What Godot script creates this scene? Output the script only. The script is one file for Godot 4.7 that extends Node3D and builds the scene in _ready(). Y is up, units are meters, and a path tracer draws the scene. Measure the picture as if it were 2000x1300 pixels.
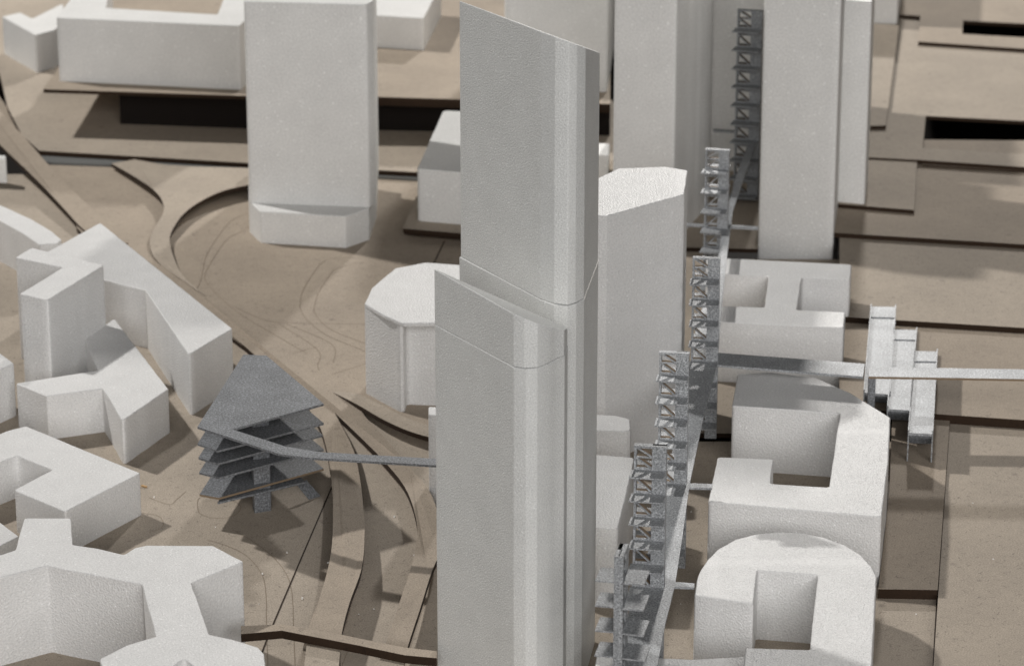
extends Node3D
# An architect's city model: white foam blocks, cut greyboard sheets and small silver card structures, lit by exhibition spotlights.

var rng := RandomNumberGenerator.new()
var wob := FastNoiseLite.new()
var M := {}


func _ready() -> void:
	rng.seed = 7
	wob.seed = 3
	wob.frequency = 45.0
	camera_and_light()
	materials()
	ground_sheets()
	roads()
	foam_back()
	foam_centre()
	foam_left()
	foam_right()
	stacked_plate_tower()
	raised_walkway()
	lattice_towers()
	terrace_building()
	small_things()


# ---------------------------------------------------------------- camera and light
func camera_and_light() -> void:
	var cam := Camera3D.new()
	cam.name = "camera"
	cam.position = Vector3(0, 0.69672, 2.02341)
	cam.rotation_degrees = Vector3(-19, 0, 0)
	cam.near = 0.05
	cam.far = 30.0
	add_child(cam)
	var lens := CameraAttributesPhysical.new()
	lens.frustum_focal_length = 114.46
	lens.frustum_focus_distance = 1.68
	lens.exposure_aperture = 23.0
	lens.frustum_near = 0.05
	lens.frustum_far = 30.0
	cam.attributes = lens
	cam.fov = 11.9699
	cam.current = true

	var we := WorldEnvironment.new()
	we.name = "room_air"
	var env := Environment.new()
	env.background_mode = Environment.BG_COLOR
	env.background_color = Color(0.12, 0.12, 0.123)
	env.tonemap_mode = Environment.TONE_MAPPER_LINEAR
	env.tonemap_exposure = 1.17
	env.sdfgi_enabled = true
	env.ssao_enabled = true
	env.ssil_enabled = true
	we.environment = env
	add_child(we)

	# gallery spotlights: one high on the left behind the model, one low behind it, and the soft light of the room in front
	spot("gallery_spotlight", Vector3(-2.3, 2.8, -1.55), Vector3(0.05, 0, 0.05), Color(1.0, 0.99, 0.975), 9.2, 0.075)
	spot("gallery_spotlight", Vector3(0.60, 1.35, -2.9), Vector3(0.05, 0, 0.15), Color(1.0, 0.985, 0.965), 4.0, 0.06)
	var soft := AreaLight3D.new()
	soft.name = "soft_room_light"
	soft.area_size = Vector2(4.0, 1.8)
	soft.light_energy = 12.6
	soft.light_color = Color(1.0, 0.992, 0.985)
	soft.shadow_enabled = true
	add_child(soft)
	soft.look_at_from_position(Vector3(0.6, 1.7, 4.6), Vector3(0, 0.05, 0), Vector3.UP)


func spot(called: String, from: Vector3, to: Vector3, c: Color, e: float, size: float) -> void:
	var l := SpotLight3D.new()
	l.name = called
	l.light_color = c
	l.light_energy = e
	l.light_size = size
	l.spot_angle = 38.0
	l.spot_range = 8.0
	l.spot_attenuation = 2.0
	l.spot_angle_attenuation = 0.6
	l.shadow_enabled = true
	add_child(l, true)
	l.look_at_from_position(from, to, Vector3.UP)


# ---------------------------------------------------------------- materials
func noise_image(n: int, freq: float, sd: int, kind := FastNoiseLite.TYPE_SIMPLEX_SMOOTH, oct := 3) -> Image:
	var f := FastNoiseLite.new()
	f.noise_type = kind
	f.seed = sd
	f.frequency = freq
	f.fractal_octaves = oct
	if kind == FastNoiseLite.TYPE_CELLULAR:
		f.fractal_type = FastNoiseLite.FRACTAL_NONE
	return f.get_seamless_image(n, n)


func board_texture(base: Color, sd: int) -> ImageTexture:
	var n := 1024
	var a := noise_image(n, 0.004, sd).get_data()
	var b := noise_image(n, 0.035, sd + 1).get_data()
	var d := noise_image(n, 0.3, sd + 2, FastNoiseLite.TYPE_SIMPLEX_SMOOTH, 2).get_data()
	var v := PackedFloat32Array()
	v.resize(n * n)
	for i in n * n:
		v[i] = 1.0 + (a[i] / 255.0 - 0.5) * 0.07 + (b[i] / 255.0 - 0.5) * 0.05 + (d[i] / 255.0 - 0.5) * 0.34
	var r := RandomNumberGenerator.new()
	r.seed = sd
	for k in 5200:  # paper fibres
		var x := r.randf() * n
		var y := r.randf() * n
		var ang := r.randf() * TAU
		var amount := -0.32 * r.randf() if r.randf() < 0.75 else 0.14 * r.randf()
		for t in r.randi_range(3, 11):
			ang += r.randf_range(-0.3, 0.3)
			x += cos(ang)
			y += sin(ang) * 0.8
			v[posmod(int(y), n) * n + posmod(int(x), n)] += amount
	for k in 45:  # smudges of dust and glue
		var x := r.randi() % n
		var y := r.randi() % n
		var rad := r.randi_range(3, 10)
		var amount := r.randf_range(-0.16, 0.06)
		for dy in range(-rad, rad + 1):
			for dx in range(-rad, rad + 1):
				var q := 1.0 - (dx * dx + dy * dy) / float(rad * rad)
				if q > 0 and r.randf() < q * 1.2:
					v[posmod(y + dy, n) * n + posmod(x + dx, n)] += amount * q
	var out := PackedByteArray()
	out.resize(n * n * 3)
	for i in n * n:
		var w := clampf(v[i], 0.3, 1.4)
		out[i * 3] = int(clampf(base.r * w, 0, 1) * 255)
		out[i * 3 + 1] = int(clampf(base.g * w, 0, 1) * 255)
		out[i * 3 + 2] = int(clampf(base.b * (w * 0.97 + 0.03), 0, 1) * 255)
	return ImageTexture.create_from_image(Image.create_from_data(n, n, false, Image.FORMAT_RGB8, out))


func foam_textures(grain: float) -> Array:
	var n := 1024
	var cells := noise_image(n, 0.19, 5, FastNoiseLite.TYPE_CELLULAR).get_data()
	var soft := noise_image(n, 0.006, 6).get_data()
	var fine := noise_image(n, 0.12, 8).get_data()
	var col := PackedByteArray()
	col.resize(n * n * 3)
	var hgt := PackedByteArray()
	hgt.resize(n * n)
	for i in n * n:
		var w := 0.905 + (soft[i] / 255.0 - 0.5) * 0.03 + (cells[i] / 255.0 - 0.5) * 0.035 + (fine[i] / 255.0 - 0.5) * grain
		col[i * 3] = int(clampf(w, 0, 1) * 255)
		col[i * 3 + 1] = int(clampf(w * 0.998, 0, 1) * 255)
		col[i * 3 + 2] = int(clampf(w * 0.994, 0, 1) * 255)
		hgt[i] = clampi(int(cells[i] * 0.55 + fine[i] * 0.45), 0, 255)
	var r := RandomNumberGenerator.new()
	r.seed = 11
	for k in 2600:  # whiter beads in the foam, a few of them standing proud of the cut
		var x := r.randi() % n
		var y := r.randi() % n
		var rad := r.randf_range(1.6, 3.1) if k < 420 else r.randf_range(0.3, 1.3)
		var reach := int(ceil(rad))
		for dy in range(-reach, reach + 1):
			for dx in range(-reach, reach + 1):
				var q := 1.0 - (dx * dx + dy * dy) / (rad * rad)
				if q < 0.0:
					continue
				var at := posmod(y + dy, n) * n + posmod(x + dx, n)
				for ch in 3:
					col[at * 3 + ch] = 255
				hgt[at] = clampi(int(hgt[at] * 0.4 + 150 * sqrt(q) + 20), 0, 255)
	var c := ImageTexture.create_from_image(Image.create_from_data(n, n, false, Image.FORMAT_RGB8, col))
	var h := ImageTexture.create_from_image(Image.create_from_data(n, n, false, Image.FORMAT_L8, hgt))
	return [c, h]


func silver_textures() -> Array:
	var n := 512
	var grain := noise_image(n, 0.22, 21, FastNoiseLite.TYPE_CELLULAR).get_data()
	var fine := noise_image(n, 0.3, 22).get_data()
	var soft := noise_image(n, 0.012, 23).get_data()
	var col := PackedByteArray()
	col.resize(n * n * 3)
	var hgt := PackedByteArray()
	hgt.resize(n * n)
	for i in n * n:
		var g := (fine[i] / 255.0 - 0.5) * 0.52 + (grain[i] / 255.0 - 0.5) * 0.25
		var w := 0.74 + g + (soft[i] / 255.0 - 0.5) * 0.1
		col[i * 3] = int(clampf(w, 0.2, 1) * 255)
		col[i * 3 + 1] = int(clampf(w * 1.003, 0.2, 1) * 255)
		col[i * 3 + 2] = int(clampf(w * 1.008, 0.2, 1) * 255)
		hgt[i] = clampi(int(fine[i] * 0.7 + grain[i] * 0.3), 0, 255)
	return [ImageTexture.create_from_image(Image.create_from_data(n, n, false, Image.FORMAT_RGB8, col)), ImageTexture.create_from_image(Image.create_from_data(n, n, false, Image.FORMAT_L8, hgt))]


func mat(called: String, tex: Texture2D, tint: Color, rough: float, size: float, height: Texture2D = null, deep := 0.0) -> StandardMaterial3D:
	var m := StandardMaterial3D.new()
	m.resource_name = called
	m.albedo_color = tint
	m.albedo_texture = tex
	m.roughness = rough
	m.metallic_specular = 0.4
	m.uv1_triplanar = true
	m.uv1_world_triplanar = true
	m.uv1_triplanar_sharpness = 8.0
	m.uv1_scale = Vector3.ONE / size
	if height:
		m.heightmap_enabled = true
		m.heightmap_texture = height
		m.heightmap_scale = deep
	return m


func materials() -> void:
	var board := board_texture(Color(0.662, 0.617, 0.562), 31)
	M.board = mat("greyboard", board, Color.WHITE, 0.85, 0.34)
	M.board_b = mat("greyboard_second_sheet", board, Color(0.97, 0.96, 0.95), 0.85, 0.34)
	M.board_b.uv1_offset = Vector3(0.37, 0.2, 0.61)
	M.edge = mat("burnt_cut_edge", board, Color(0.30, 0.24, 0.19), 0.9, 0.34)
	M.line = mat("engraved_line", null, Color(0.545, 0.49, 0.425), 0.9, 1.0)
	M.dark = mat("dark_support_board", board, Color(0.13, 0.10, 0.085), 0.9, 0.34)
	M.grey = mat("grey_plastic_strip", null, Color(0.42, 0.425, 0.42), 0.5, 1.0)
	var foam := foam_textures(0.11)
	var coarse := foam_textures(0.18)
	M.foam = mat("white_foam", foam[0], Color(0.99, 0.99, 0.99), 0.48, 0.19, foam[1], 0.052)
	M.foam_soft = mat("smooth_white_foam", foam[0], Color(0.985, 0.985, 0.98), 0.5, 0.22, foam[1], 0.014)
	M.foam_grey = mat("blue_grey_foam", coarse[0], Color(0.965, 0.97, 0.965), 0.5, 0.13, coarse[1], 0.03)
	for k in ["foam", "foam_soft", "foam_grey"]:
		M[k].metallic_specular = 0.28
	var silver := silver_textures()
	M.silver = mat("silver_sprayed_card", silver[0], Color(0.86, 0.87, 0.88), 0.52, 0.15, silver[1], 0.02)
	M.silver.metallic = 0.15
	M.silver.metallic_specular = 0.22
	M.silver_dark = mat("dull_silver_card", silver[0], Color(0.67, 0.68, 0.695), 0.6, 0.17, silver[1], 0.02)
	M.silver_dark.metallic = 0.12
	M.kraft = mat("brown_cut_card", null, Color(0.52, 0.45, 0.37), 0.85, 1.0)
	M.crumb = mat("foam_crumb", null, Color(0.95, 0.94, 0.92), 0.7, 1.0)
	M.chip = mat("wood_chip", null, Color(0.80, 0.66, 0.48), 0.8, 1.0)


# ---------------------------------------------------------------- mesh helpers
func tri(st: SurfaceTool, p: Array, n: Array) -> void:
	var order := [0, 1, 2]
	if (p[2] - p[0]).cross(p[1] - p[0]).dot(n[0] + n[1] + n[2]) < 0.0:
		order = [0, 2, 1]
	for k in order:
		st.set_normal(n[k])
		st.add_vertex(p[k])


func quad(st: SurfaceTool, a: Vector3, b: Vector3, c: Vector3, d: Vector3, n: Vector3) -> void:
	tri(st, [a, b, c], [n, n, n])
	tri(st, [a, c, d], [n, n, n])


func begin() -> SurfaceTool:
	var st := SurfaceTool.new()
	st.begin(Mesh.PRIMITIVE_TRIANGLES)
	return st


func plan(mm: Array) -> PackedVector2Array:
	var p := PackedVector2Array()
	for i in range(0, mm.size(), 2):
		p.append(Vector2(mm[i], mm[i + 1]) * 0.001)
	if not Geometry2D.is_polygon_clockwise(p):
		p.reverse()
	return p


func triangles(p: PackedVector2Array) -> PackedInt32Array:
	var big := PackedVector2Array()  # the triangulation works in whole units: hand it millimetres
	for v in p:
		big.append(v * 1000.0)
	return Geometry2D.triangulate_polygon(big)


func rounded(p: PackedVector2Array, r: float, steps := 3) -> PackedVector2Array:
	var out := PackedVector2Array()
	var n := p.size()
	for i in n:
		var a := p[(i + n - 1) % n]
		var b := p[i]
		var c := p[(i + 1) % n]
		var bend := absf((b - a).angle_to(c - b))
		var cut := minf(r * tan(bend * 0.5), minf(a.distance_to(b), b.distance_to(c)) * 0.45)
		if bend < 0.25:
			out.append(b)
			continue
		var s := b + (a - b).normalized() * cut
		var e := b + (c - b).normalized() * cut
		for k in steps + 1:
			var t := k / float(steps)
			var w := cos(bend * 0.5)  # a true arc, as a rational curve
			out.append((s * (1 - t) * (1 - t) + b * (2 * t * (1 - t) * w) + e * t * t) / ((1 - t) * (1 - t) + 2 * t * (1 - t) * w + t * t))
	return out


func uneven(p: PackedVector2Array, each: float, amount: float) -> PackedVector2Array:
	# hand-cut edges: the outline divided and moved a little to and fro
	var out := PackedVector2Array()
	for i in p.size():
		var a := p[i]
		var b := p[(i + 1) % p.size()]
		var parts := maxi(1, int(a.distance_to(b) / each))
		var side := (b - a).orthogonal().normalized()
		for k in parts:
			var q := a.lerp(b, k / float(parts))
			out.append(q + side * wob.get_noise_2d(q.x, q.y) * amount)
	return out


func inset(p: PackedVector2Array, by: float) -> PackedVector2Array:
	var out := PackedVector2Array()
	var n := p.size()
	var turn := -1.0 if Geometry2D.is_polygon_clockwise(p) else 1.0
	for i in n:
		var d1 := (p[i] - p[(i + n - 1) % n]).normalized()
		var d2 := (p[(i + 1) % n] - p[i]).normalized()
		var n1 := Vector2(-d1.y, d1.x) * turn
		var n2 := Vector2(-d2.y, d2.x) * turn
		var m := (n1 + n2).normalized()
		out.append(p[i] + m * by / maxf(0.3, m.dot(n1)))
	return out


func wall_normals(p: PackedVector2Array) -> Array:
	# per edge: the outward normals at its two ends, shared with the neighbour where the outline only bends softly
	var n := p.size()
	var turn := 1.0 if Geometry2D.is_polygon_clockwise(p) else -1.0
	var flat := []
	for i in n:
		var d := (p[(i + 1) % n] - p[i]).normalized()
		flat.append(Vector3(-d.y * turn, 0, d.x * turn))
	var out := []
	for i in n:
		var prev: Vector3 = flat[(i + n - 1) % n]
		var next: Vector3 = flat[(i + 1) % n]
		var own: Vector3 = flat[i]
		out.append([(own + prev).normalized() if own.dot(prev) > 0.86 else own, (own + next).normalized() if own.dot(next) > 0.86 else own])
	return out


func height_at(top: Variant, q: Vector2) -> float:
	return top if top is float else top.x + top.y * q.x + top.z * q.y


func block(mm: Array, y0: float, top: Variant, corner := 0.0012, edge := 0.0008, rough := 0.00034) -> ArrayMesh:
	# a hot-wire-cut block: upright walls, softly rounded corners and top edges; top is a height or a sloping plane (a + b x + c z)
	var p := uneven(rounded(plan(mm), maxf(corner, edge * 1.6)), 0.0035, rough)
	var st := begin()
	var rings := [[p, 0.0, true], [p, edge, false], [inset(p, edge * 0.3), edge * 0.3, false], [inset(p, edge), 0.0, false]]
	var turn := 1.0 if Geometry2D.is_polygon_clockwise(p) else -1.0
	var wn := wall_normals(p)
	var n := p.size()
	for k in 3:
		var lo: PackedVector2Array = rings[k][0]
		var hi: PackedVector2Array = rings[k + 1][0]
		var lift0: float = [0.0, 0.0, 0.45][k]
		var lift1: float = [0.0, 0.45, 0.9][k]
		for i in n:
			var j := (i + 1) % n
			var a := Vector3(lo[i].x, y0 if k == 0 else height_at(top, lo[i]) - rings[k][1], lo[i].y)
			var b := Vector3(lo[j].x, y0 if k == 0 else height_at(top, lo[j]) - rings[k][1], lo[j].y)
			var c := Vector3(hi[j].x, height_at(top, hi[j]) - rings[k + 1][1], hi[j].y)
			var d := Vector3(hi[i].x, height_at(top, hi[i]) - rings[k + 1][1], hi[i].y)
			var na: Vector3 = wn[i][0]
			var nb: Vector3 = wn[i][1]
			var l0 := [na.lerp(Vector3.UP, lift0).normalized(), nb.lerp(Vector3.UP, lift0).normalized(), nb.lerp(Vector3.UP, lift1).normalized(), na.lerp(Vector3.UP, lift1).normalized()]
			tri(st, [a, b, c], [l0[0], l0[1], l0[2]])
			tri(st, [a, c, d], [l0[0], l0[2], l0[3]])
	var cap: PackedVector2Array = rings[3][0]
	var ids := triangles(cap)
	if ids.is_empty():
		cap = p
		ids = triangles(cap)
	var up := Vector3.UP if top is float else Vector3(-top.y, 1, -top.z).normalized()
	for i in range(0, ids.size(), 3):
		var q := []
		for k in 3:
			var v := cap[ids[i + k]]
			q.append(Vector3(v.x, height_at(top, v), v.y))
		tri(st, q, [up, up, up])
	return st.commit()


func sheet(xyz: Array, thick: float, mats: Array) -> ArrayMesh:
	# a cut board: its face (one surface) and its cut edges (another); every outline point has its own height, so ramps are sheets too
	var pts: Array[Vector3] = []
	var flat := PackedVector2Array()
	for i in range(0, xyz.size(), 3):
		pts.append(Vector3(xyz[i], xyz[i + 1], xyz[i + 2]) * 0.001)
		flat.append(Vector2(pts[-1].x, pts[-1].z))
	if not Geometry2D.is_polygon_clockwise(flat):
		flat.reverse()
		pts.reverse()
	var face := begin()
	var ids := triangles(flat)
	var down := Vector3.DOWN * thick
	for i in range(0, ids.size(), 3):
		var a := pts[ids[i]]
		var b := pts[ids[i + 1]]
		var c := pts[ids[i + 2]]
		var n := (b - a).cross(c - a).normalized()
		n = n if n.y > 0 else -n
		tri(face, [a, b, c], [n, n, n])
		tri(face, [a + down, b + down, c + down], [-n, -n, -n])
	face.set_material(mats[0])
	var mesh := face.commit()
	var rim := begin()
	var wn := wall_normals(flat)
	for i in flat.size():
		var j := (i + 1) % flat.size()
		var na: Vector3 = wn[i][0]
		var nb: Vector3 = wn[i][1]
		tri(rim, [pts[i], pts[j], pts[j] + down], [na, nb, nb])
		tri(rim, [pts[i], pts[j] + down, pts[i] + down], [na, nb, na])
	rim.set_material(mats[1])
	return rim.commit(mesh)


func flat_sheet(mm: Array, level: float) -> Array:
	var out := []
	for i in range(0, mm.size(), 2):
		out.append_array([mm[i], level * 1000.0, mm[i + 1]])
	return out


func curved(p: Array, steps := 4) -> Array:
	# a smooth closed outline through the given points x, y, z
	var n := p.size() / 3
	var out := []
	for i in n:
		var q: Array[Vector3] = []
		for k in [-1, 0, 1, 2]:
			var at: int = posmod(i + k, n) * 3
			q.append(Vector3(p[at], p[at + 1], p[at + 2]))
		var d0 := (q[1] - q[0]).normalized()
		var d1 := (q[2] - q[1]).normalized()
		var d2 := (q[3] - q[2]).normalized()
		var soft0 := d0.dot(d1) > 0.75
		var soft1 := d1.dot(d2) > 0.75
		var len := q[1].distance_to(q[2])
		var t0 := (d0 + d1).normalized() * len if soft0 else q[2] - q[1]
		var t1 := (d1 + d2).normalized() * len if soft1 else q[2] - q[1]
		for k in steps if soft0 or soft1 else 1:
			var t := k / float(steps)
			var v := q[1] * (2 * t * t * t - 3 * t * t + 1) + t0 * (t * t * t - 2 * t * t + t) + q[2] * (3 * t * t - 2 * t * t * t) + t1 * (t * t * t - t * t)
			out.append_array([v.x, v.y, v.z])
	return out


func box(st: SurfaceTool, c: Vector3, s: Vector3, turn := Basis()) -> void:
	var h := s * 0.5
	for ax in 3:
		for sg in [-1.0, 1.0]:
			var n := Vector3.ZERO
			n[ax] = sg
			var u := Vector3.ZERO
			u[(ax + 1) % 3] = h[(ax + 1) % 3]
			var v := Vector3.ZERO
			v[(ax + 2) % 3] = h[(ax + 2) % 3]
			var m := n * h[ax]
			quad(st, c + turn * (m - u - v), c + turn * (m + u - v), c + turn * (m + u + v), c + turn * (m - u + v), turn * n)


func tag(o: Node, label: String, category: String, group := "", kind := "") -> void:
	o.set_meta("label", label)
	o.set_meta("category", category)
	if group:
		o.set_meta("group", group)
	if kind:
		o.set_meta("kind", kind)


func put(called: String, mesh: Mesh, m: Material = null, parent: Node = self) -> MeshInstance3D:
	var o := MeshInstance3D.new()
	o.name = numbered(called, parent)
	o.mesh = mesh
	if m:
		o.material_override = m
	parent.add_child(o, true)
	return o


func numbered(called: String, parent: Node) -> String:
	if not parent.has_node(called):
		return called
	var k := 1
	while parent.has_node("%s_%03d" % [called, k]):
		k += 1
	return "%s_%03d" % [called, k]


func root(called: String, label: String, category: String, group := "", at := Vector3.ZERO, turn := 0.0) -> Node3D:
	var o := Node3D.new()
	o.name = numbered(called, self)
	o.position = at
	o.rotation_degrees.y = turn
	add_child(o, true)
	tag(o, label, category, group)
	return o


func foam(called: String, label: String, mm: Array, y0: float, top: Variant, m: Material = null, corner := 0.0012, category := "model building") -> MeshInstance3D:
	var o := put(called, block(mm, y0, top, corner), null)
	o.material_override = m if m else M.foam
	tag(o, label, category, "white foam model buildings")
	return o


func board(called: String, label: String, xyz: Array, thick := 0.003, m: Material = null, category := "model ground") -> MeshInstance3D:
	var o := put(called, sheet(xyz, thick, [m if m else M.board, M.edge]))
	tag(o, label, category, "", "structure")
	return o


func extra_layer(o: MeshInstance3D, xyz: Array, thick := 0.003) -> void:
	put("lower_layer", sheet(xyz, thick, [M.board_b, M.edge]), null, o)


# ---------------------------------------------------------------- the ground of the model
func ground_sheets() -> void:
	var st := begin()
	box(st, Vector3(0.1, -0.13, -0.6), Vector3(3.2, 0.02, 3.8))
	box(st, Vector3(0.1, -0.056, -1.05), Vector3(2.6, 0.12, 0.012))
	box(st, Vector3(1.15, -0.06, -0.35), Vector3(0.012, 0.112, 1.38))
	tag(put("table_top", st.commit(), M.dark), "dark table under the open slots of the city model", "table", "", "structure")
	board("ground", "lowest greyboard sheet under the foam blocks of the city model", flat_sheet([-347, 746.2, 370.2, 746.2, 502.4, 204.5, 80.1, 204.5, 80.6, 190.3, 221.3, 190.3, 259.1, -163.7, 140.6, -163.7, 153.4, -384.5, -605.7, -384.5], 0.0), 0.003)
	var g := board("ground", "raised greyboard sheet with engraved curving lines behind the stacked plate tower", flat_sheet([-502.6, -680.5, -402.8, -433.2, -305.9, -198.8, -239.2, -79, -180.3, 31.7, -145.4, 95, -113.4, 124.9, -97.1, 139.9, -76.7, 165.8, -47.2, 198.2, -29.9, 201.8, 76.3, 221, 100.7, -433.2, 162.4, -433.2, 163.7, -456, -399, -491.8, -480, -735.5], 0.003), 0.003, M.board_b)
	engrave(g)
	board("terrace", "long dark-edged greyboard sheet across the back left under the raised plate", flat_sheet([-377.8, -421, -209, -385.3, -67.9, -357.7, 79.2, -334.9, 86.3, -570.6, -51, -1087.1, -551.3, -1087.1, -484.9, -827.1, -444.9, -657.1, -423.1, -553.9, -398.4, -467], 0.009), 0.004)
	var strip := put("grey_strip", sheet(flat_sheet([-384.1, -446.7, -211.3, -413.4, -64.6, -385.4, -63.8, -352.2, -208.7, -381, -371.2, -401.5], 0.0052), 0.002, [M.grey, M.grey]))
	tag(strip, "thin grey plastic strip below the dark edge of the long back sheet", "model water", "", "structure")
	var b := board("raised_plate", "raised greyboard plate at the back carrying the courtyard block over a black gap", flat_sheet([-380, -473, -213.2, -451.8, -106.9, -448.6, -41, -440.6, 78.3, -426.2, 85.5, -673.7, 0, -919.8, -367.1, -919.8, -377.9, -536.8], 0.046), 0.003, M.board_b)
	extra_layer(b, flat_sheet([-115.4, -453.9, -41.1, -444.3, 78.4, -430, 83.8, -612.5, -122.9, -630.7], 0.0429), 0.003)
	extra_layer(b, flat_sheet([-113.9, -457.6, -41.1, -448, 78.6, -433.7, 83.6, -607, -121.4, -634.1], 0.0398), 0.003)
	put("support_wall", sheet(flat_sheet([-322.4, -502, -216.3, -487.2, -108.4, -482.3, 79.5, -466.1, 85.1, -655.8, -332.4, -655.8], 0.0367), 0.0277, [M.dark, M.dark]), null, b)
	var c := board("raised_plate", "small greyboard plate under the low block behind the grey tower, casting a black shadow", flat_sheet([-72.8, -281.7, -79.9, -200.2, -35.4, -187.5, 3.7, -179.9, 3.9, -281.7], 0.012), 0.003)
	extra_layer(c, flat_sheet([-73.1, -289.5, -79.3, -205.1, -35.5, -192.4, 3.7, -184.9, 3.9, -284], 0.0089), 0.003)
	# terraces on the right, rising to the back
	var s := board("terrace", "narrow greyboard strip with a double dark front edge right of the courtyard blocks", flat_sheet([238.9, 155.5, 274.9, 160.1, 230.5, 444.6, 198.5, 443.2, 220.5, 301.9], 0.006), 0.003, M.board_b)
	extra_layer(s, flat_sheet([238.9, 156.4, 275.2, 156.4, 230.5, 443.7, 198.4, 442.3, 220.6, 302.2], 0.0029), 0.0029)
	board("terrace", "widest greyboard sheet in the lower right corner beside the narrow strip", flat_sheet([276.6, 150.1, 513, 159.4, 368.1, 753.5, 188.6, 753.5, 216.8, 536.9, 231.9, 438.6], 0.004), 0.003)
	var t1 := board("terrace", "lowest terrace step on the right behind the silver stepped building", flat_sheet([203.7, 172.8, 261.6, 182.8, 315.1, 193.6, 496.4, 225.4, 573.9, -92.1, 229.6, -92.1], 0.010), 0.003, M.board_b)
	extra_layer(t1, flat_sheet([203.8, 172.6, 263.1, 182.6, 315.3, 193.4, 496.8, 225.1, 570.9, -78.6, 228.3, -78.6], 0.0069), 0.003)
	board("terrace", "terrace step on the right level with the top of the silver stepped building", flat_sheet([219.8, 6.9, 339.8, 30.2, 534.6, 67.3, 606.5, -227.1, 242.6, -227.1], 0.014), 0.004)
	board("terrace", "terrace step on the right crossed by a slanting tower shadow", flat_sheet([207.9, -177.3, 366.2, -143.7, 575.3, -100.5, 651.3, -411.8, 229.2, -427], 0.0175), 0.0035, M.board_b)
	board("raised_plate", "small square greyboard plate at the foot of the narrow tower on the right", flat_sheet([228.3, -238.4, 296.7, -218.7, 315.2, -353.7, 240.4, -371.2], 0.0205), 0.003)
	var t4 := board("terrace", "upper right terrace with a wide black slot cut through it", flat_sheet([223.9, -365.9, 316.5, -348.4, 394.1, -328.3, 618.2, -277.9, 629.1, -322.6, 399.8, -365.9, 323.2, -383.7, 337.4, -479.3, 414.7, -463.4, 651.4, -413.8, 712.3, -663.6, 454.6, -725, 366.9, -744.1, 407.4, -1075.1, 284.5, -1075.1], 0.022), 0.003)
	extra_layer(t4, flat_sheet([318.6, -345.2, 394.2, -328, 618.5, -277.8, 634.9, -345.2, 402.8, -384.7, 327.7, -402.6], 0.0188), 0.003)
	board("terrace", "topmost terrace in the upper right corner with a short black slot", flat_sheet([354.8, -822.4, 373.7, -816.4, 360, -718.3, 449.3, -691.9, 703.4, -628.1, 714.4, -673.4, 455.7, -733.6, 402.8, -747, 410.6, -798.2, 463.7, -786.3, 726.8, -724, 844.6, -1206.8, 399.1, -1206.8], 0.0255), 0.0034, M.board_b)
	board("raised_plate", "narrow upright-running greyboard plate between the far right tower and the upper terrace", flat_sheet([245.9, -432.9, 300.1, -437.5, 351.2, -787.5, 377.3, -1013.8, 299.1, -1013.8], 0.0252), 0.003)
	board("terrace", "shaded greyboard sheet with a black front slot between two tall towers", flat_sheet([143.8, -510.9, 235.2, -491.8, 199.4, -301.1, 178.7, -178.8, 126.8, -182.5], 0.003), 0.003)


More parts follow.
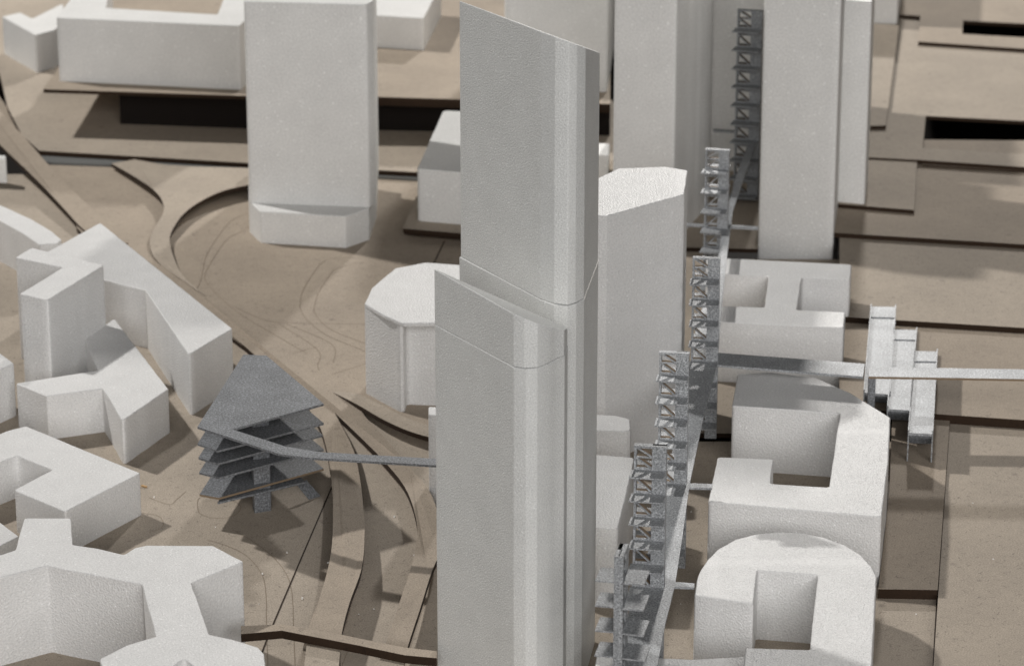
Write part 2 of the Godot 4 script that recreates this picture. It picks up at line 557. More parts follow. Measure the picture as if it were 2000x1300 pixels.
func engrave(g: MeshInstance3D) -> void:
	# thin burnt lines drawn into the boards by the cutter
	var lines := [
		[-221, -82.7, -219.7, -106.9, -221, -160.7, -216.6, -207.9, -209.9, -249.2, -198.4, -269.1],
		[-213.9, -95.3, -217.9, -118.7, -213.5, -172.9, -208.7, -204.1, -200.7, -220.7, -194.3, -236.2],
		[-213.9, -95.3, -197.9, -55.6, -181.2, -22.5, -157.7, 14.8, -134.9, 51],
		[-146, -44.4, -146.3, -78.1, -141.6, -118.7, -135.3, -148.5, -125.4, -157, -108.8, -157],
		[-136.2, -38.9, -134.9, -78.1, -128.9, -118.7, -125.9, -130.5, -110.2, -146.1],
		[-146, -44.4, -139, -17.1, -123.4, 14.8, -101.6, 40.8, -87.3, 61.1],
		[-136.2, -38.9, -130.3, -17.1, -120.5, 4.3, -97.3, 30.5],
		[-157.6, -9.6, -128.6, 42.9, -126.9, 73.2, -126.9, 83.1, -148, 56.1],
		[-152.4, -9.6, -119.7, 32.6, -117.1, 69.2],
		[-116.6, 90.9, -100.1, 75.1, -95.6, 69.2],
		[-190, -44.4, -166.8, -17.1, -145.6, -11.7, -99.8, -9.6],
		[-258, -154.6, -242.7, -112.8, -215.1, -69, -195.9, -31.2, -163.7, 25.3, -133.4, 76.1, -104.3, 124.7],
		[-145, 51, -129, 36.7],
	]
	for l in lines:
		put("engraved_line", ribbon(smooth_path(l), 0.00030, 0.00322), M.line, g)
	var low: Node = get_node("ground")
	for l in [
		[-172.6, 360.9, -161.8, 368.4, -149.1, 383.1, -138.6, 408.4, -134, 436.4, -130.3, 483.5, -126.2, 528.3],
		[-159.4, 345.8, -148, 360.9, -134.8, 383.1, -125, 408.4, -119.8, 436.4, -115.9, 483.5, -112.2, 528.3],
		[-183.5, 307, -183, 296.6, -174.1, 295, -164.7, 299.8, -157.8, 310.9, -161.1, 325, -171.2, 328.1, -180.7, 321.1, -183.5, 307],
		[-212.9, 296.6, -199.9, 307, -196.2, 299, -192.3, 287],
		[-222.4, 318.8, -207.2, 322.7, -201.6, 330.5, -200.4, 342, -207.2, 349.6],
		[-89.5, 561.9, -88.3, 534.5, -83.8, 490.1],
	]:
		put("engraved_line", ribbon(smooth_path(l), 0.00030, 0.00022), M.line, low)
	put("cut_joint", ribbon(smooth_path([-106.1, 274.8, -108.1, 295, -126.9, 473.6, -131.4, 522, -135.6, 552.8]), 0.0009, 0.00024), M.edge, low)
	put("cut_joint", ribbon(smooth_path([231.5, 438.5, 224.7, 483.5, 214, 555.9]), 0.0011, 0.00024), M.edge, low)
	put("cut_joint", ribbon(smooth_path([-49.5, -197.8, -55.2, -150.9, -59, -124.6]), 0.0009, 0.00326), M.edge, g)


func smooth_path(mm: Array) -> PackedVector2Array:
	var n := mm.size() / 2
	var out := PackedVector2Array()
	for i in n - 1:
		var q: Array[Vector2] = []
		for k in [-1, 0, 1, 2]:
			var at := clampi(i + k, 0, n - 1) * 2
			q.append(Vector2(mm[at], mm[at + 1]) * 0.001)
		for k in 6:
			out.append(q[1].cubic_interpolate(q[2], q[0], q[3], k / 6.0))
	out.append(Vector2(mm[-2], mm[-1]) * 0.001)
	return out


func ribbon(p: PackedVector2Array, wide: float, y: float) -> ArrayMesh:
	var st := begin()
	var sides := []
	for i in p.size():
		var d := (p[mini(i + 1, p.size() - 1)] - p[maxi(i - 1, 0)]).normalized().orthogonal() * wide * 0.5
		sides.append([Vector3(p[i].x + d.x, y, p[i].y + d.y), Vector3(p[i].x - d.x, y, p[i].y - d.y)])
	for i in p.size() - 1:
		quad(st, sides[i][0], sides[i][1], sides[i + 1][1], sides[i + 1][0], Vector3.UP)
	return st.commit()


func roads() -> void:
	board("road", "greyboard road running down the middle ground and parting into two curving strips", curved([-326.3, 3.6, -254.8, -317.4, 3.6, -245.6, -215.5, 3.6, -73.8, -148.7, 3.6, 45.8, -105.3, 3.6, 123.6, -91.8, 4.2, 170.9, -75.7, 5.6, 218.2, -60.9, 7.1, 265.5, -48.2, 10, 310.3, -41.3, 11.4, 354.4, -38.8, 12.9, 388, -39.9, 14.3, 414.6, -42.9, 14.3, 433.8, -48.5, 15.8, 492.4, -53.3, 15.8, 537.5, -57.3, 15.8, 589.1, -70.7, 15.8, 589.1, -64.7, 15.8, 533.7, -59.1, 15.8, 479.1, -54.3, 14.3, 423.9, -52.8, 12.9, 388, -54.6, 11.4, 354.4, -62.8, 8.5, 300.1, -78.3, 5.6, 247.4, -94.1, 4.2, 204.9, -111.1, 3.6, 162.9, -95.9, 5.6, 232.9, -90, 7.1, 280.4, -85.7, 9.3, 329.9, -82.7, 11.4, 377, -81.8, 14.3, 434.5, -86, 15.8, 484.5, -88, 15.8, 519.7, -87.8, 15.8, 589.1, -108.2, 15.8, 589.1, -106, 15.8, 519.7, -101.8, 15.8, 472.4, -99.8, 12.9, 409.9, -102.3, 10, 343.3, -107.7, 7.1, 272.1, -113, 5.6, 226, -120.6, 3.6, 181, -144.5, 3.6, 109.3, -163.3, 3.6, 68, -186.4, 3.6, 18.9, -251.6, 3.6, -94.4, -322.9, 3.6, -228.7]), 0.0035, M.board_b, "model road")
	board("ramp", "curved greyboard ramp lifting over a black gap beside the octagonal block", curved([-115.3, 4, 125.7, -100.6, 6, 134, -83.3, 8, 159.1, -64.8, 9, 187.3, -47.1, 9, 202.5, -28.2, 9, 208.7, -27.9, 9, 229.7, -46.6, 9, 222.7, -62.5, 9, 210.5, -78.9, 9, 190.9, -96.2, 7, 159.1]), 0.003, M.board, "model road")
	board("ramp", "forked greyboard ramp curving down from the back strip left of the white tower", curved([-316.2, 8, -387.3, -299.3, 8, -399.1, -269.7, 9, -379.4, -203.7, 12, -360.2, -199.9, 13, -311.4, -218.2, 13, -296.2, -232, 12, -276.3, -243.2, 11, -247.6, -248.5, 10, -216.9, -250.2, 8, -191.6, -243.6, 6, -152.1, -233.1, 5, -112.2, -212.4, 4, -66.9, -233.9, 4, -104.8, -258.1, 4, -156, -264.6, 6, -189.2, -263.4, 8, -220.9, -260.7, 10, -246.9, -263.6, 11, -271.6, -273.5, 11, -302.9, -292, 10, -341.4]), 0.003, M.board, "model road")
	board("ramp", "straight greyboard ramp sloping down across the far left", curved([-466.8, 16, -629.9, -420.9, 14, -515.5, -384.1, 11.5, -425.7, -363, 10, -373, -336.8, 8, -313.1, -303.4, 5, -241, -280.4, 4.3, -189.6, -292.6, 4.3, -182.1, -315.7, 5, -217.8, -337.2, 7, -266.1, -360.4, 9, -319.5, -382.8, 10.5, -368.4, -408.1, 12.5, -422.1, -448.9, 16, -519.4]), 0.003, M.board_b, "model road")
	var br := board("road_bridge", "thin greyboard road bridge with a bend crossing the bottom between two foam buildings", [-139.4, 23.5, 530.4, -117.7, 23.5, 528.5, -99.7, 23.5, 534.8, -78.2, 23.5, 545.6, -54.4, 23.5, 556.7, -38, 23.5, 561.1, -37.8, 23.5, 569.6, -54.1, 23.5, 566, -77.8, 23.5, 554.3, -118, 23.5, 536.1, -138.6, 23.5, 540.5], 0.0045, M.board_b, "model bridge")
	for px in [[-105, 543.6, -87.5, 548.6, -86.5, 598, -104.2, 598], [-68.5, 560.9, -54.2, 564.5, -55.7, 598, -70.8, 598]]:
		put("bridge_pier", sheet(flat_sheet(px, 0.0186), 0.0185, [M.board, M.edge]), null, br)


# ---------------------------------------------------------------- foam blocks
func foam_back() -> void:
	foam("foam_block", "small notched white block in the upper left corner", [-454.5, -740.8, -440.4, -756.6, -426.5, -732.9, -407.2, -792.9, -394.9, -721.2, -401.8, -688.5, -415, -671.5], 0.009, 0.04290, M.foam_soft)
	foam("courtyard_block", "wide white courtyard block on the raised plate at the back left", [-370.8, -499.5, -364.8, -639.2, -342.1, -639.2, -334.6, -534, -240.6, -510.3, -240.6, -639.2, -214.3, -639.2, -215.3, -495.9, -219.5, -471, -293.9, -485.2], 0.046, 0.09912, M.foam_soft, 0.002)
	foam("foam_block", "white block at the top edge between the white tower and the grey tower", [-157.1, -624.3, -75, -603.6, -62.5, -730.6, -136.7, -751.1], 0.046, 0.07401, M.foam_soft, 0.002)
	foam("foam_block", "low white block on the small plate half hidden behind the grey tower", [-53.8, -384.9, 4, -374.1, 3.7, -198.1, -69.9, -219.6], 0.012, 0.05201, M.foam_soft, 0.004)
	foam("foam_block", "little white block in the gap right of the grey tower", [40.1, -375.9, 76.3, -366.9, 74.5, -333.2, 39.5, -337.6], 0.003, 0.03000, M.foam_soft)
	foam("foam_tower", "broad tall block at the top edge directly behind the tall grey tower", [-6.2, -476.3, 76.9, -463.2, 87.4, -618.1, 0, -636.4], 0.046, 0.20, M.foam_soft, 0.003)
	foam("foam_tower", "tall white tower with a slanted right side behind the octagonal tower", [73.6, -198.8, 117.4, -188.8, 149.5, -290.2, 156.5, -388.6, 81.4, -406.3], 0.003, 0.235, M.foam_soft, 0.002)
	foam("foam_tower", "shaded tall tower behind the farthest silver lattice tower", [153.6, -388.6, 203.7, -377, 219.5, -527, 166, -543.2], 0.003, 0.21, M.foam_soft, 0.002)
	foam("foam_tower", "tallest white tower on the right beside the farthest lattice tower", [179.1, -183.4, 232.1, -163.7, 249.9, -293.4, 195.5, -311.1], -0.03, 0.26, M.foam_soft, 0.002)
	foam("foam_tower", "narrow white tower close behind the tallest right tower, on the square plate", [232.6, -243.8, 261.6, -233.2, 271.3, -299.6, 241, -313.6], 0.0205, 0.17361, M.foam_soft, 0.002)
	foam("foam_block", "white block at the top edge right of the narrow tower", [297.7, -795.5, 349.1, -785.5, 373.9, -946.4, 319.5, -968.6], 0.0252, 0.10, M.foam_soft, 0.002)
	foam("foam_block", "thin white sliver at the left edge below the sloping ramp", [-415.5, -364, -394.8, -359.6, -392.9, -349.4, -413.6, -352.3], 0.003, 0.02255, M.foam_soft)


func foam_centre() -> void:
	var t := root("white_tower", "white tower with a chamfered plinth standing alone left of the grey towers", "model tower", "white foam model buildings")
	put("shaft", block([-193.1, -214.6, -104.6, -204.1, -100.2, -217.2, -102, -318.5, -202.9, -330], 0.02684, 0.17875, 0.0022, 0.0012), M.foam_soft, t)
	put("plinth", block([-194.2, -220.4, -183.9, -193.8, -121.1, -181.3, -104.8, -201.3, -101.8, -256.8, -103.6, -331.5, -203.8, -342.7], 0.003, 0.02724, 0.0012, 0.001), M.foam_soft, t)

	var r := root("grey_tower", "tallest slanted grey foam tower with a sharp prow, rear one of the pair", "model tower", "pair of slanted grey towers")
	put("upper_block", block([-26.7, 490, 13.9, 559.2, 15.4, 560.6, 17.4, 563, 20.3, 566.1, 26.7, 568.8, 30.7, 565.3, 34.9, 558.2, 43.4, 498.5], 0.21016, Vector3(0.21697, -0.37772, 0.23507), 0.0009, 0.0005, 0.00012), M.foam_grey, r)
	put("lower_block", block([-27.5, 490, 14.4, 560.6, 20.3, 567.3, 26.7, 570, 31.2, 566.1, 35.1, 558.6, 43.6, 498.5], 0.0, 0.20986, 0.0009, 0.0005, 0.00012), M.foam_grey, r)
	put("torn_lip", block([35.1, 557.9, 43.5, 498.1, 43.9, 498.5, 35.3, 559], 0.20966, 0.21046, 0.0001, 0.0001, 0.0), M.crumb, r)
	var f := root("grey_tower", "shorter slanted grey foam tower in front, cut off by the bottom edge", "model tower", "pair of slanted grey towers")
	put("upper_block", block([-39.4, 550.4, 0.7, 614.7, 5.8, 617.2, 12, 616.1, 17.4, 609.7, 21.4, 603.1, 24.8, 599.5, 26.6, 583.2], 0.19512, Vector3(0.08255, -0.41491, 0.22601), 0.0009, 0.0005, 0.00012), M.foam_grey, f)
	put("lower_block", block([-39.3, 550.8, 0.7, 615.3, 6.7, 618.1, 12, 616.5, 17.4, 610.1, 21.6, 603.5, 25.1, 599.5, 26.8, 583.2], 0.0, 0.19482, 0.0009, 0.0005, 0.00012), M.foam_grey, f)

	var a := root("octagonal_block", "low octagonal white block half hidden left of the front grey tower", "model building", "white foam model buildings")
	put("body", block([-92.9, 126.8, -89.7, 95.8, -84.4, 78.9, -76.1, 54.1, -56.4, 42, -31.8, 47.5, -30.3, 150.9, -66.4, 146.9, -67.5, 164.7], 0.003, 0.06123, 0.002), M.foam, a)
	put("top_slab", block([-92.9, 126.8, -89.7, 95.8, -84.4, 78.9, -76.1, 54.1, -56.4, 42, -31.8, 47.5, -30, 167.7, -48.1, 164.7, -67.4, 165.7, -79.7, 149.9], 0.06123, 0.06343, 0.002), M.foam, a)
	foam("octagonal_tower", "tall octagonal white tower right of the grey towers with a bright sparkling top", [37.4, 164.2, 52.6, 158.7, 65.8, 137.2, 95, 133.7, 108.5, 141.7, 103.6, 193.9, 55.9, 238.3, 36.1, 238.3], 0.0, 0.15488, M.foam, 0.0016)
	foam("foam_block", "thin white slab just showing at the left edge of the front grey tower", [-48.8, 293.4, -28.2, 296.8, -28, 312.9, -48.2, 307], 0.0, 0.05603, M.foam)
	foam("foam_block", "small round-cornered white block between the grey tower and the lattice towers", [30.1, 271.8, 61.7, 276.1, 69.3, 282.1, 68.8, 302.4, 29.7, 299], 0.0, 0.04386, M.foam, 0.004)
	foam("foam_block", "white block with a shaded right side beside the nearest lattice tower", [29.1, 337.7, 69.3, 346.6, 67.8, 364, 56.7, 451.6, 27.5, 447.3], 0.0, 0.04481, M.foam, 0.002)


func foam_left() -> void:
	foam("curved_block", "low curved white block at the left edge", [-399.8, -221, -373.2, -194.8, -345.9, -160.2, -327, -130.3, -317.5, -110.8, -318.7, -101.1, -331.3, -98.7, -346.7, -125.4, -367.2, -155.2, -393.1, -179.3], 0.0, 0.03162, M.foam, 0.0015)
	foam("foam_block", "large white L-shaped block with a broad roof left of the stacked plate tower", [-291, -121.3, -178.5, 109.5, -201.4, 159.6, -242.5, 31.3, -258.3, 20.4, -272.2, 9.4, -319.3, -51.8], 0.0, 0.04081, M.foam)
	foam("foam_block", "taller white block with a seven-shaped roof at the left", [-323.9, 51.6, -316.3, 30.4, -264.2, 68, -290.8, 139.3, -309.9, 127, -290.1, 72.3], 0.0, 0.06998, M.foam)
	foam("foam_block", "white Y-shaped block in front of the seven-shaped one", [-275, 94.2, -260.7, 53.2, -211.6, 188.5, -233.5, 244, -252, 187.6, -284.8, 201.3, -307.3, 178.3, -259.9, 154.8], 0.0, 0.02861, M.foam)
	foam("foam_block", "white block with a square notch in its left side, nearer than the Y-shaped one", [-301.3, 254.6, -291, 246, -214.2, 322.7, -249.4, 381.1, -282.8, 348.8, -265.3, 317.1, -288.9, 295, -312, 324.3, -319.3, 279.2], 0.0, 0.02606, M.foam)
	foam("foam_block", "white block cut by the left edge beside the Y-shaped one", [-355.8, 110.9, -324.3, 135.5, -310.8, 158.7, -332.4, 195.2], 0.0, 0.03472, M.foam)
	foam("foam_block", "small white corner at the left edge below the notched block", [-309.7, 358.5, -286, 381.2, -272.5, 401.2, -296.6, 439.3], 0.0, 0.01935, M.foam)
	foam("branching_block", "large white branching block filling the lower left corner", [-261.8, 446.9, -236.6, 446.9, -230.9, 483.6, -217.2, 488.5, -202.2, 497.4, -197.9, 487.8, -191.9, 484.3, -157.1, 485, -139.1, 506.2, -163.7, 534.1, -156.5, 564.2, -148.9, 596.9, -136.6, 603, -123.9, 612, -120.3, 619.6, -114.6, 667.7, -132.4, 667.7, -158.1, 624.3, -179.4, 667.7, -190.2, 659.3, -199.2, 625.5, -188.2, 609.6, -174.8, 599.4, -188.7, 535.4, -240.2, 511.6, -262.2, 526.8, -280.7, 541.9, -289.5, 488.5, -266.7, 497.4, -260, 490.5], 0.0, 0.04911, M.foam, 0.0018)


func foam_right() -> void:
	foam("foam_block", "white H-shaped block in front of the tallest right tower", [132.7, -40.7, 230.3, -24.7, 226, 7.8, 194.1, 4.5, 184.9, 72.2, 216.1, 76.3, 211.9, 108, 124.9, 94.8, 126.7, 62.7, 164.4, 66.9, 172.2, 0.1, 130.6, -4.4], 0.0, 0.04065, M.foam, 0.0022)
	foam("courtyard_block", "white courtyard block open on the left, crossed by the shadow of the silver footbridge", [138, 196.8, 156.9, 192.2, 185.4, 202.4, 203.4, 228.7, 223.2, 271.8, 214, 342.3, 201.1, 425.6, 108.1, 403.4, 117.3, 335.9, 149.1, 339.1, 144.2, 376.8, 176.5, 382.2, 194.1, 264, 131, 251.8], 0.0, 0.04096, M.foam, 0.002)
	foam("courtyard_block", "white courtyard block with a rounded back in the lower right", [93.8, 527, 95.5, 509.9, 98.5, 495.1, 103, 480.8, 109.9, 466.3, 119.4, 453.7, 131.5, 445.8, 144.7, 443, 156.4, 444.4, 167.3, 450.8, 177.3, 460.7, 184.6, 474.6, 188.9, 490.4, 189.8, 503.9, 183.6, 552, 175.7, 613, 169.8, 658.7, 108.4, 655.9, 115.3, 591.5, 147, 593.9, 159.5, 501.2, 128.4, 495.1, 123.2, 538], 0.0, 0.03946, M.foam, 0.0013)
	foam("foam_block", "white block peeping up from the bottom edge in front of the round-backed block", [42.6, 572.6, 74, 579.2, 89.3, 581, 115.5, 577.4, 133.5, 567.1, 126.7, 646.6, 36.9, 641], 0.0, 0.02823, M.foam)


# ---------------------------------------------------------------- silver card structures
func card(called: String, mm: Array, level: float, thick: float, parent: Node, m: Material = null, rim: Material = null) -> MeshInstance3D:
	return put(called, sheet(flat_sheet(mm, level), thick, [m if m else M.silver, rim if rim else M.silver]), null, parent)


func stacked_plate_tower() -> void:
	var t := root("plate_tower", "dark silver tower of stacked kite-shaped plates with a long bent footbridge", "model tower")
	card("roof", [-176.9, 354.2, -128, 396.4, -112.2, 401.8, -42.9, 413.4, -13.9, 417.9, -14, 408.8, -43.4, 403.4, -107, 393.3, -125.7, 384.7, -157, 358.3, -108, 316.9, -146.9, 233.9, -160.8, 232.1], 0.0663, 0.0013, t, M.silver_dark, M.silver_dark)
	card("floor_plate", [-178.1, 345.8, -165.6, 357, -108.4, 312.9, -147.4, 231, -161.7, 225.5], 0.0529, 0.0012, t, M.silver_dark, M.silver_dark)
	card("floor_plate", [-178, 344, -166.4, 353.5, -109.5, 308.1, -148.3, 226.6, -161.7, 224.8], 0.0438, 0.0012, t, M.silver_dark, M.silver_dark)
	card("floor_plate", [-178.4, 340, -166.1, 347.9, -109.3, 303.6, -148.2, 222.8, -161.6, 221.9], 0.0332, 0.0012, t, M.silver_dark, M.silver_dark)
	var low := card("floor_plate", [-179, 335.8, -167.4, 341.2, -110.1, 295.7, -149.1, 215.8, -161.6, 219.3], 0.018, 0.0012, t, M.silver_dark, M.kraft)
	card("lower_layer", [-168.5, 339.6, -120.2, 307.2, -132.8, 278.6, -159.3, 286.8], 0.0145, 0.0012, low, M.silver_dark, M.silver_dark)
	put("core", block([-150.9, 311.7, -149, 320.4, -139.8, 316.4, -140.8, 299, -144.7, 287, -151.9, 291], 0.0, 0.0655, 0.0004, 0.0002, 0.0), M.silver_dark, t)
	put("entrance_ramp", sheet([-126.8, 9, 294.9, -120.7, 9, 290.9, -112.6, 0.8, 294.6, -118.8, 0.8, 300.2], 0.0007, [M.silver_dark, M.silver_dark]), null, t)


func raised_walkway() -> void:
	var w := root("raised_walkway", "long silver walkway deck climbing between the lattice towers", "model bridge")
	put("deck", sheet([48.3, 50, 661.2, 59.2, 50, 572.5, 63.2, 50, 540.6, 73.1, 50, 483.7, 84.4, 50, 400.3, 97.8, 50, 291.7, 109, 50, 198, 115.9, 50, 135.3, 139.6, 50, -19.3, 145.7, 50, -78, 162.5, 50, -198.3, 179.8, 50, -301, 186.2, 50, -302.5, 168.5, 50, -198.3, 155.9, 50, -120.9, 145.4, 50, -19.3, 134.5, 50, 94.8, 125.6, 50, 198, 110.7, 50, 300.2, 97.7, 50, 400.3, 90.5, 50, 469.7, 83.1, 50, 537.4, 76, 50, 584.9, 66.5, 50, 661.2], 0.0013, [M.silver, M.silver]), null, w)
	card("connector", [95.8, 398, 110.4, 399.5, 109.7, 405.6, 95.5, 404.8], 0.04980, 0.0012, w)
	card("connector", [79.7, 533.5, 93.1, 536.1, 92.6, 541.3, 79.4, 540], 0.04980, 0.0012, w)
	card("connector", [121.1, -90.1, 134.5, -87.6, 134.3, -82.8, 120.9, -85.2], 0.05000, 0.0012, w)
	card("connector", [150.8, -86.4, 170.7, -81.6, 170.4, -76.8, 150.4, -80.4], 0.05000, 0.0012, w)
	card("connector", [155.3, -337.7, 173.9, -333.2, 173.5, -327.3, 154.9, -331.8], 0.05000, 0.0012, w)
	var c := root("footbridge", "silver footbridge from the lattice towers towards the stepped building", "model bridge", "silver footbridges")
	card("deck", [125.5, 182.9, 214.9, 203.6, 211.3, 226.6, 124.2, 205.4], 0.05030, 0.0014, c)
	var d := root("footbridge", "silver footbridge leaving the stepped building over the right edge", "model bridge", "silver footbridges")
	card("deck", [216.6, 208.2, 310.1, 212.8, 432.5, 220.2, 428.5, 239.2, 307.4, 230.2, 214.8, 225.7], 0.05000, 0.0014, d, null, M.kraft)
	put("post", block([216.4, 210.1, 221.1, 210.1, 219.2, 224.7, 214.9, 224.7], 0.006, 0.04850, 0.0002, 0.0001, 0.0), M.silver_dark, d)


func bars(st: SurfaceTool, items: Array, z0: float, z1: float) -> void:
	# struts in the plane of the panel: [x0, y0, x1, y1, width]
	for i in items:
		var a := Vector3(i[0], i[1], (z0 + z1) * 0.5)
		var b := Vector3(i[2], i[3], (z0 + z1) * 0.5)
		box(st, (a + b) * 0.5, Vector3(a.distance_to(b), i[4], absf(z1 - z0)), Basis(Vector3(0, 0, 1), atan2(b.y - a.y, b.x - a.x)))


func strut(called: String, i: Array, parent: Node) -> void:
	var o := put(called, null, null, parent)
	var a := begin()
	bars(a, [i], 0.0013, 0.0021)
	a.set_material(M.silver)
	var m := a.commit()
	var b := begin()
	bars(b, [[i[0], i[1], i[2], i[3], i[4] * 0.9]], -0.0019, 0.0013)
	b.set_material(M.kraft)
	o.mesh = b.commit(m)


func lattice(label: String, at: Vector3, turn: float, wide: float, high: float, bays: int, way: float, walkway := 0.050) -> void:
	var t := root("lattice_tower", label, "model tower", "silver lattice towers along the walkway", at, turn)
	var pitch := (high - walkway) / bays
	var solid := wide * 0.44
	var x0 := -wide * 0.5
	var xm := wide * 0.5 - solid
	var a := begin()
	box(a, Vector3(wide * 0.5 - solid * 0.5, high * 0.5, 0), Vector3(solid, high - 0.0002, 0.0042))
	put("wall_panel", a.commit(), M.silver, t)
	a = begin()
	box(a, Vector3(x0 + 0.0006, high * 0.5, 0), Vector3(0.0012, high - 0.0003, 0.0044))
	put("post", a.commit(), M.silver, t)
	a = begin()
	box(a, Vector3(0, high - 0.0005, 0.0012), Vector3(wide + 0.0003, 0.0012, 0.0019))
	box(a, Vector3(0, high - 0.0007, -0.0013), Vector3(wide + 0.0003, 0.0012, 0.0019))
	put("top_rail", a.commit(), M.silver, t)
	var below := int(walkway / pitch) + 1
	for k in bays + below:
		var y1 := high - pitch * k
		var y0 := y1 - pitch
		if y0 < 0.001:
			break
		var mid := y1 - pitch * (0.47 if k == 0 else 0.34)
		var flip := way if way != 0.0 else 1.0
		strut("rail", [x0 + 0.0005, mid, xm, mid, 0.0008], t)
		strut("rail", [x0 + 0.0005, y0 + 0.0007, xm, y0 + 0.0007, 0.0012], t)
		for s in [[y1 - 0.0006, mid + 0.0003], [mid - 0.0003, y0 + 0.0008]]:
			if flip > 0:
				strut("brace", [x0 + 0.0009, s[0], xm, s[1], 0.0008], t)
			else:
				strut("brace", [x0 + 0.0009, s[1], xm, s[0], 0.0008], t)
		if k < bays + below - 1:
			a = begin()
			var front := 0.0108 + rng.randf_range(-0.0006, 0.0006)
			box(a, Vector3(-0.0006, y0 - 0.0003, front * 0.5 + 0.0021), Vector3(wide + 0.0006 + rng.randf_range(0, 0.0008), 0.0008, front), Basis(Vector3(1, 0, 0), rng.randf_range(-0.02, 0.05)))
			box(a, Vector3(-0.0004, y0 - 0.0003, -0.0066), Vector3(wide * 0.96, 0.0008, 0.009))
			put("floor_plate", a.commit(), M.silver, t)


func lattice_towers() -> void:
	lattice("farthest silver lattice tower, in the shade between the tall towers at the back", Vector3(0.1791, 0, -0.3068), -17.64, 0.0192, 0.1506, 7, 1.0)
	lattice("silver lattice tower second from the back, its braces rising to the right", Vector3(0.1414, 0, -0.0786), -12.66, 0.0165, 0.1064, 4, -1.0)
	lattice("middle silver lattice tower, where the footbridge branches off", Vector3(0.1176, 0, 0.1970), -6.49, 0.0166, 0.1162, 5, 1.0)
	lattice("silver lattice tower standing before the octagonal tower, with brown cut edges", Vector3(0.0883, 0, 0.3984), -8.15, 0.0161, 0.1263, 6, 1.0)
	lattice("nearest silver lattice tower facing forward, beside the white block with a shaded side", Vector3(0.0695, 0, 0.5400), -9.20, 0.0162, 0.1266, 6, 1.0)
	lattice("silver lattice tower turned edge-on with plates to both sides, nearest of all", Vector3(0.0516, 0, 0.6453), 78.68, 0.0163, 0.1142, 5, 1.0)


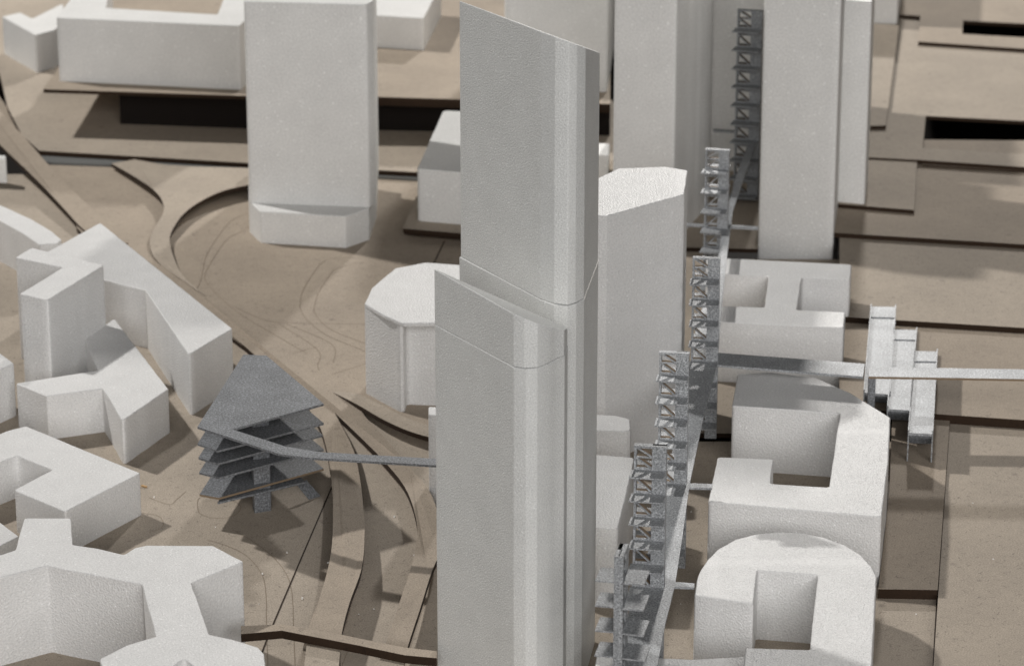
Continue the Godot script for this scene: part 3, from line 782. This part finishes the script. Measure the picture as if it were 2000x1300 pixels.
func terrace_building() -> void:
	var t := root("stepped_building", "bright silver building of three staggered long bars on thin side walls", "model building")
	var outlines := [[239.6, 17.3, 255.8, 18.4, 233, 187.8, 217.3, 184.2], [249.2, 64.6, 264.1, 65.6, 241.9, 215.8, 228.6, 213.2], [257.8, 106.9, 272.1, 107.9, 250.6, 256, 236.5, 254.3]]
	for o in outlines:
		var q: Array[Vector3] = []
		for i in range(0, 8, 2):
			q.append(Vector3(o[i] * 0.001, 0, o[i + 1] * 0.001))
		var r := card("roof_plate", o, 0.024, 0.0010, t)
		var raised := [q[0], q[1], q[1].lerp(q[2], 0.13), q[0].lerp(q[3], 0.13)]
		var st := begin()
		slope_plate(st, raised, 0.0240, 0.0247)
		put("end_plate", st.commit(), M.silver, r)
		st = begin()
		slope_plate(st, [q[3].lerp(q[0], 0.14), q[2].lerp(q[1], 0.14), q[2], q[3]], 0.0240, 0.0246)
		put("end_plate", st.commit(), M.silver, r)
		for s in 2:
			var back := q[s]
			var front := q[3 - s]
			var along := front - back
			var mid := (back + front) * 0.5
			st = begin()
			box(st, mid + Vector3(0, 0.0190, 0), Vector3(along.length(), 0.0150, 0.0007), Basis(Vector3.UP, atan2(-along.z, along.x)))
			box(st, front - along * 0.02 + Vector3(0, 0.0095, 0), Vector3(along.length() * 0.04, 0.0060, 0.0007), Basis(Vector3.UP, atan2(-along.z, along.x)))
			box(st, back + along * 0.05 + Vector3(0, 0.0092, 0), Vector3(along.length() * 0.06, 0.0064, 0.0007), Basis(Vector3.UP, atan2(-along.z, along.x)))
			put("side_wall", st.commit(), M.silver, t)
		for k in 5:
			var y := 0.0225 - k * 0.0026
			st = begin()
			var c := (q[2] + q[3]) * 0.5 + (q[0] - q[3]) * (0.02 + 0.03 * k)
			var across := q[2] - q[3]
			box(st, c + Vector3(0, y, 0), Vector3(across.length() * 0.94, 0.0007, 0.004), Basis(Vector3.UP, atan2(-across.z, across.x)) * Basis(Vector3(1, 0, 0), 0.5))
			put("louvre", st.commit(), M.silver_dark, t)
		st = begin()
		var gap := q[2] - q[3]
		box(st, (q[2] + q[3]) * 0.5 + (q[0] - q[3]) * 0.2 + Vector3(0, 0.0172, 0), Vector3(gap.length() * 0.95, 0.0110, 0.0008), Basis(Vector3.UP, atan2(-gap.z, gap.x)))
		put("inner_wall", st.commit(), M.silver_dark, t)


func slope_plate(st: SurfaceTool, q: Array, y0: float, y1: float) -> void:
	var n := q.size()
	for i in n:
		var a: Vector3 = q[i]
		var b: Vector3 = q[(i + 1) % n]
		var out := (b - a).cross(Vector3.UP).normalized()
		quad(st, a + Vector3.UP * y0, b + Vector3.UP * y0, b + Vector3.UP * y1, a + Vector3.UP * y1, out)
	quad(st, q[0] + Vector3.UP * y1, q[1] + Vector3.UP * y1, q[2] + Vector3.UP * y1, q[3] + Vector3.UP * y1, Vector3.UP)


func small_things() -> void:
	var st := begin()
	var spots := [-136.9, 450.1, -137.9, 409.8, -209.9, 296.6, -102.6, 394, -169.9, 342, -82.3, 463.6, -126.4, 379.4, -92.5, 307, -67.9, 326.6, -54.5, 383.1, 224.7, 349.6, 216.8, 463.6, 266.9, 318.8, 238, 490.1, 266.9, 401.2, -74.4, 456.9, -152.2, 415.5, 91.2, 450.1, 103.8, 318.8, -182.5, 408.4, -113.8, 443.3]
	for i in range(0, spots.size(), 2):
		var s := rng.randf_range(0.0004, 0.0010)
		box(st, Vector3(spots[i] * 0.001, s * 0.4 + (0.0055 if spots[i] > 250 else 0.0), spots[i + 1] * 0.001), Vector3(s, s * 0.8, s * 1.3), Basis.from_euler(Vector3(rng.randf() * 3, rng.randf() * 3, rng.randf() * 3)))
	tag(put("foam_crumbs", st.commit(), M.crumb), "tiny white foam crumbs scattered over the greyboard", "crumbs", "", "stuff")
	st = begin()
	box(st, Vector3(-0.2175, 0.0006, 0.2797), Vector3(0.0038, 0.0008, 0.0012), Basis(Vector3.UP, -0.6))
	tag(put("wood_chip", st.commit(), M.chip), "pale wood chip on the greyboard beside the notched white block", "wood chip")
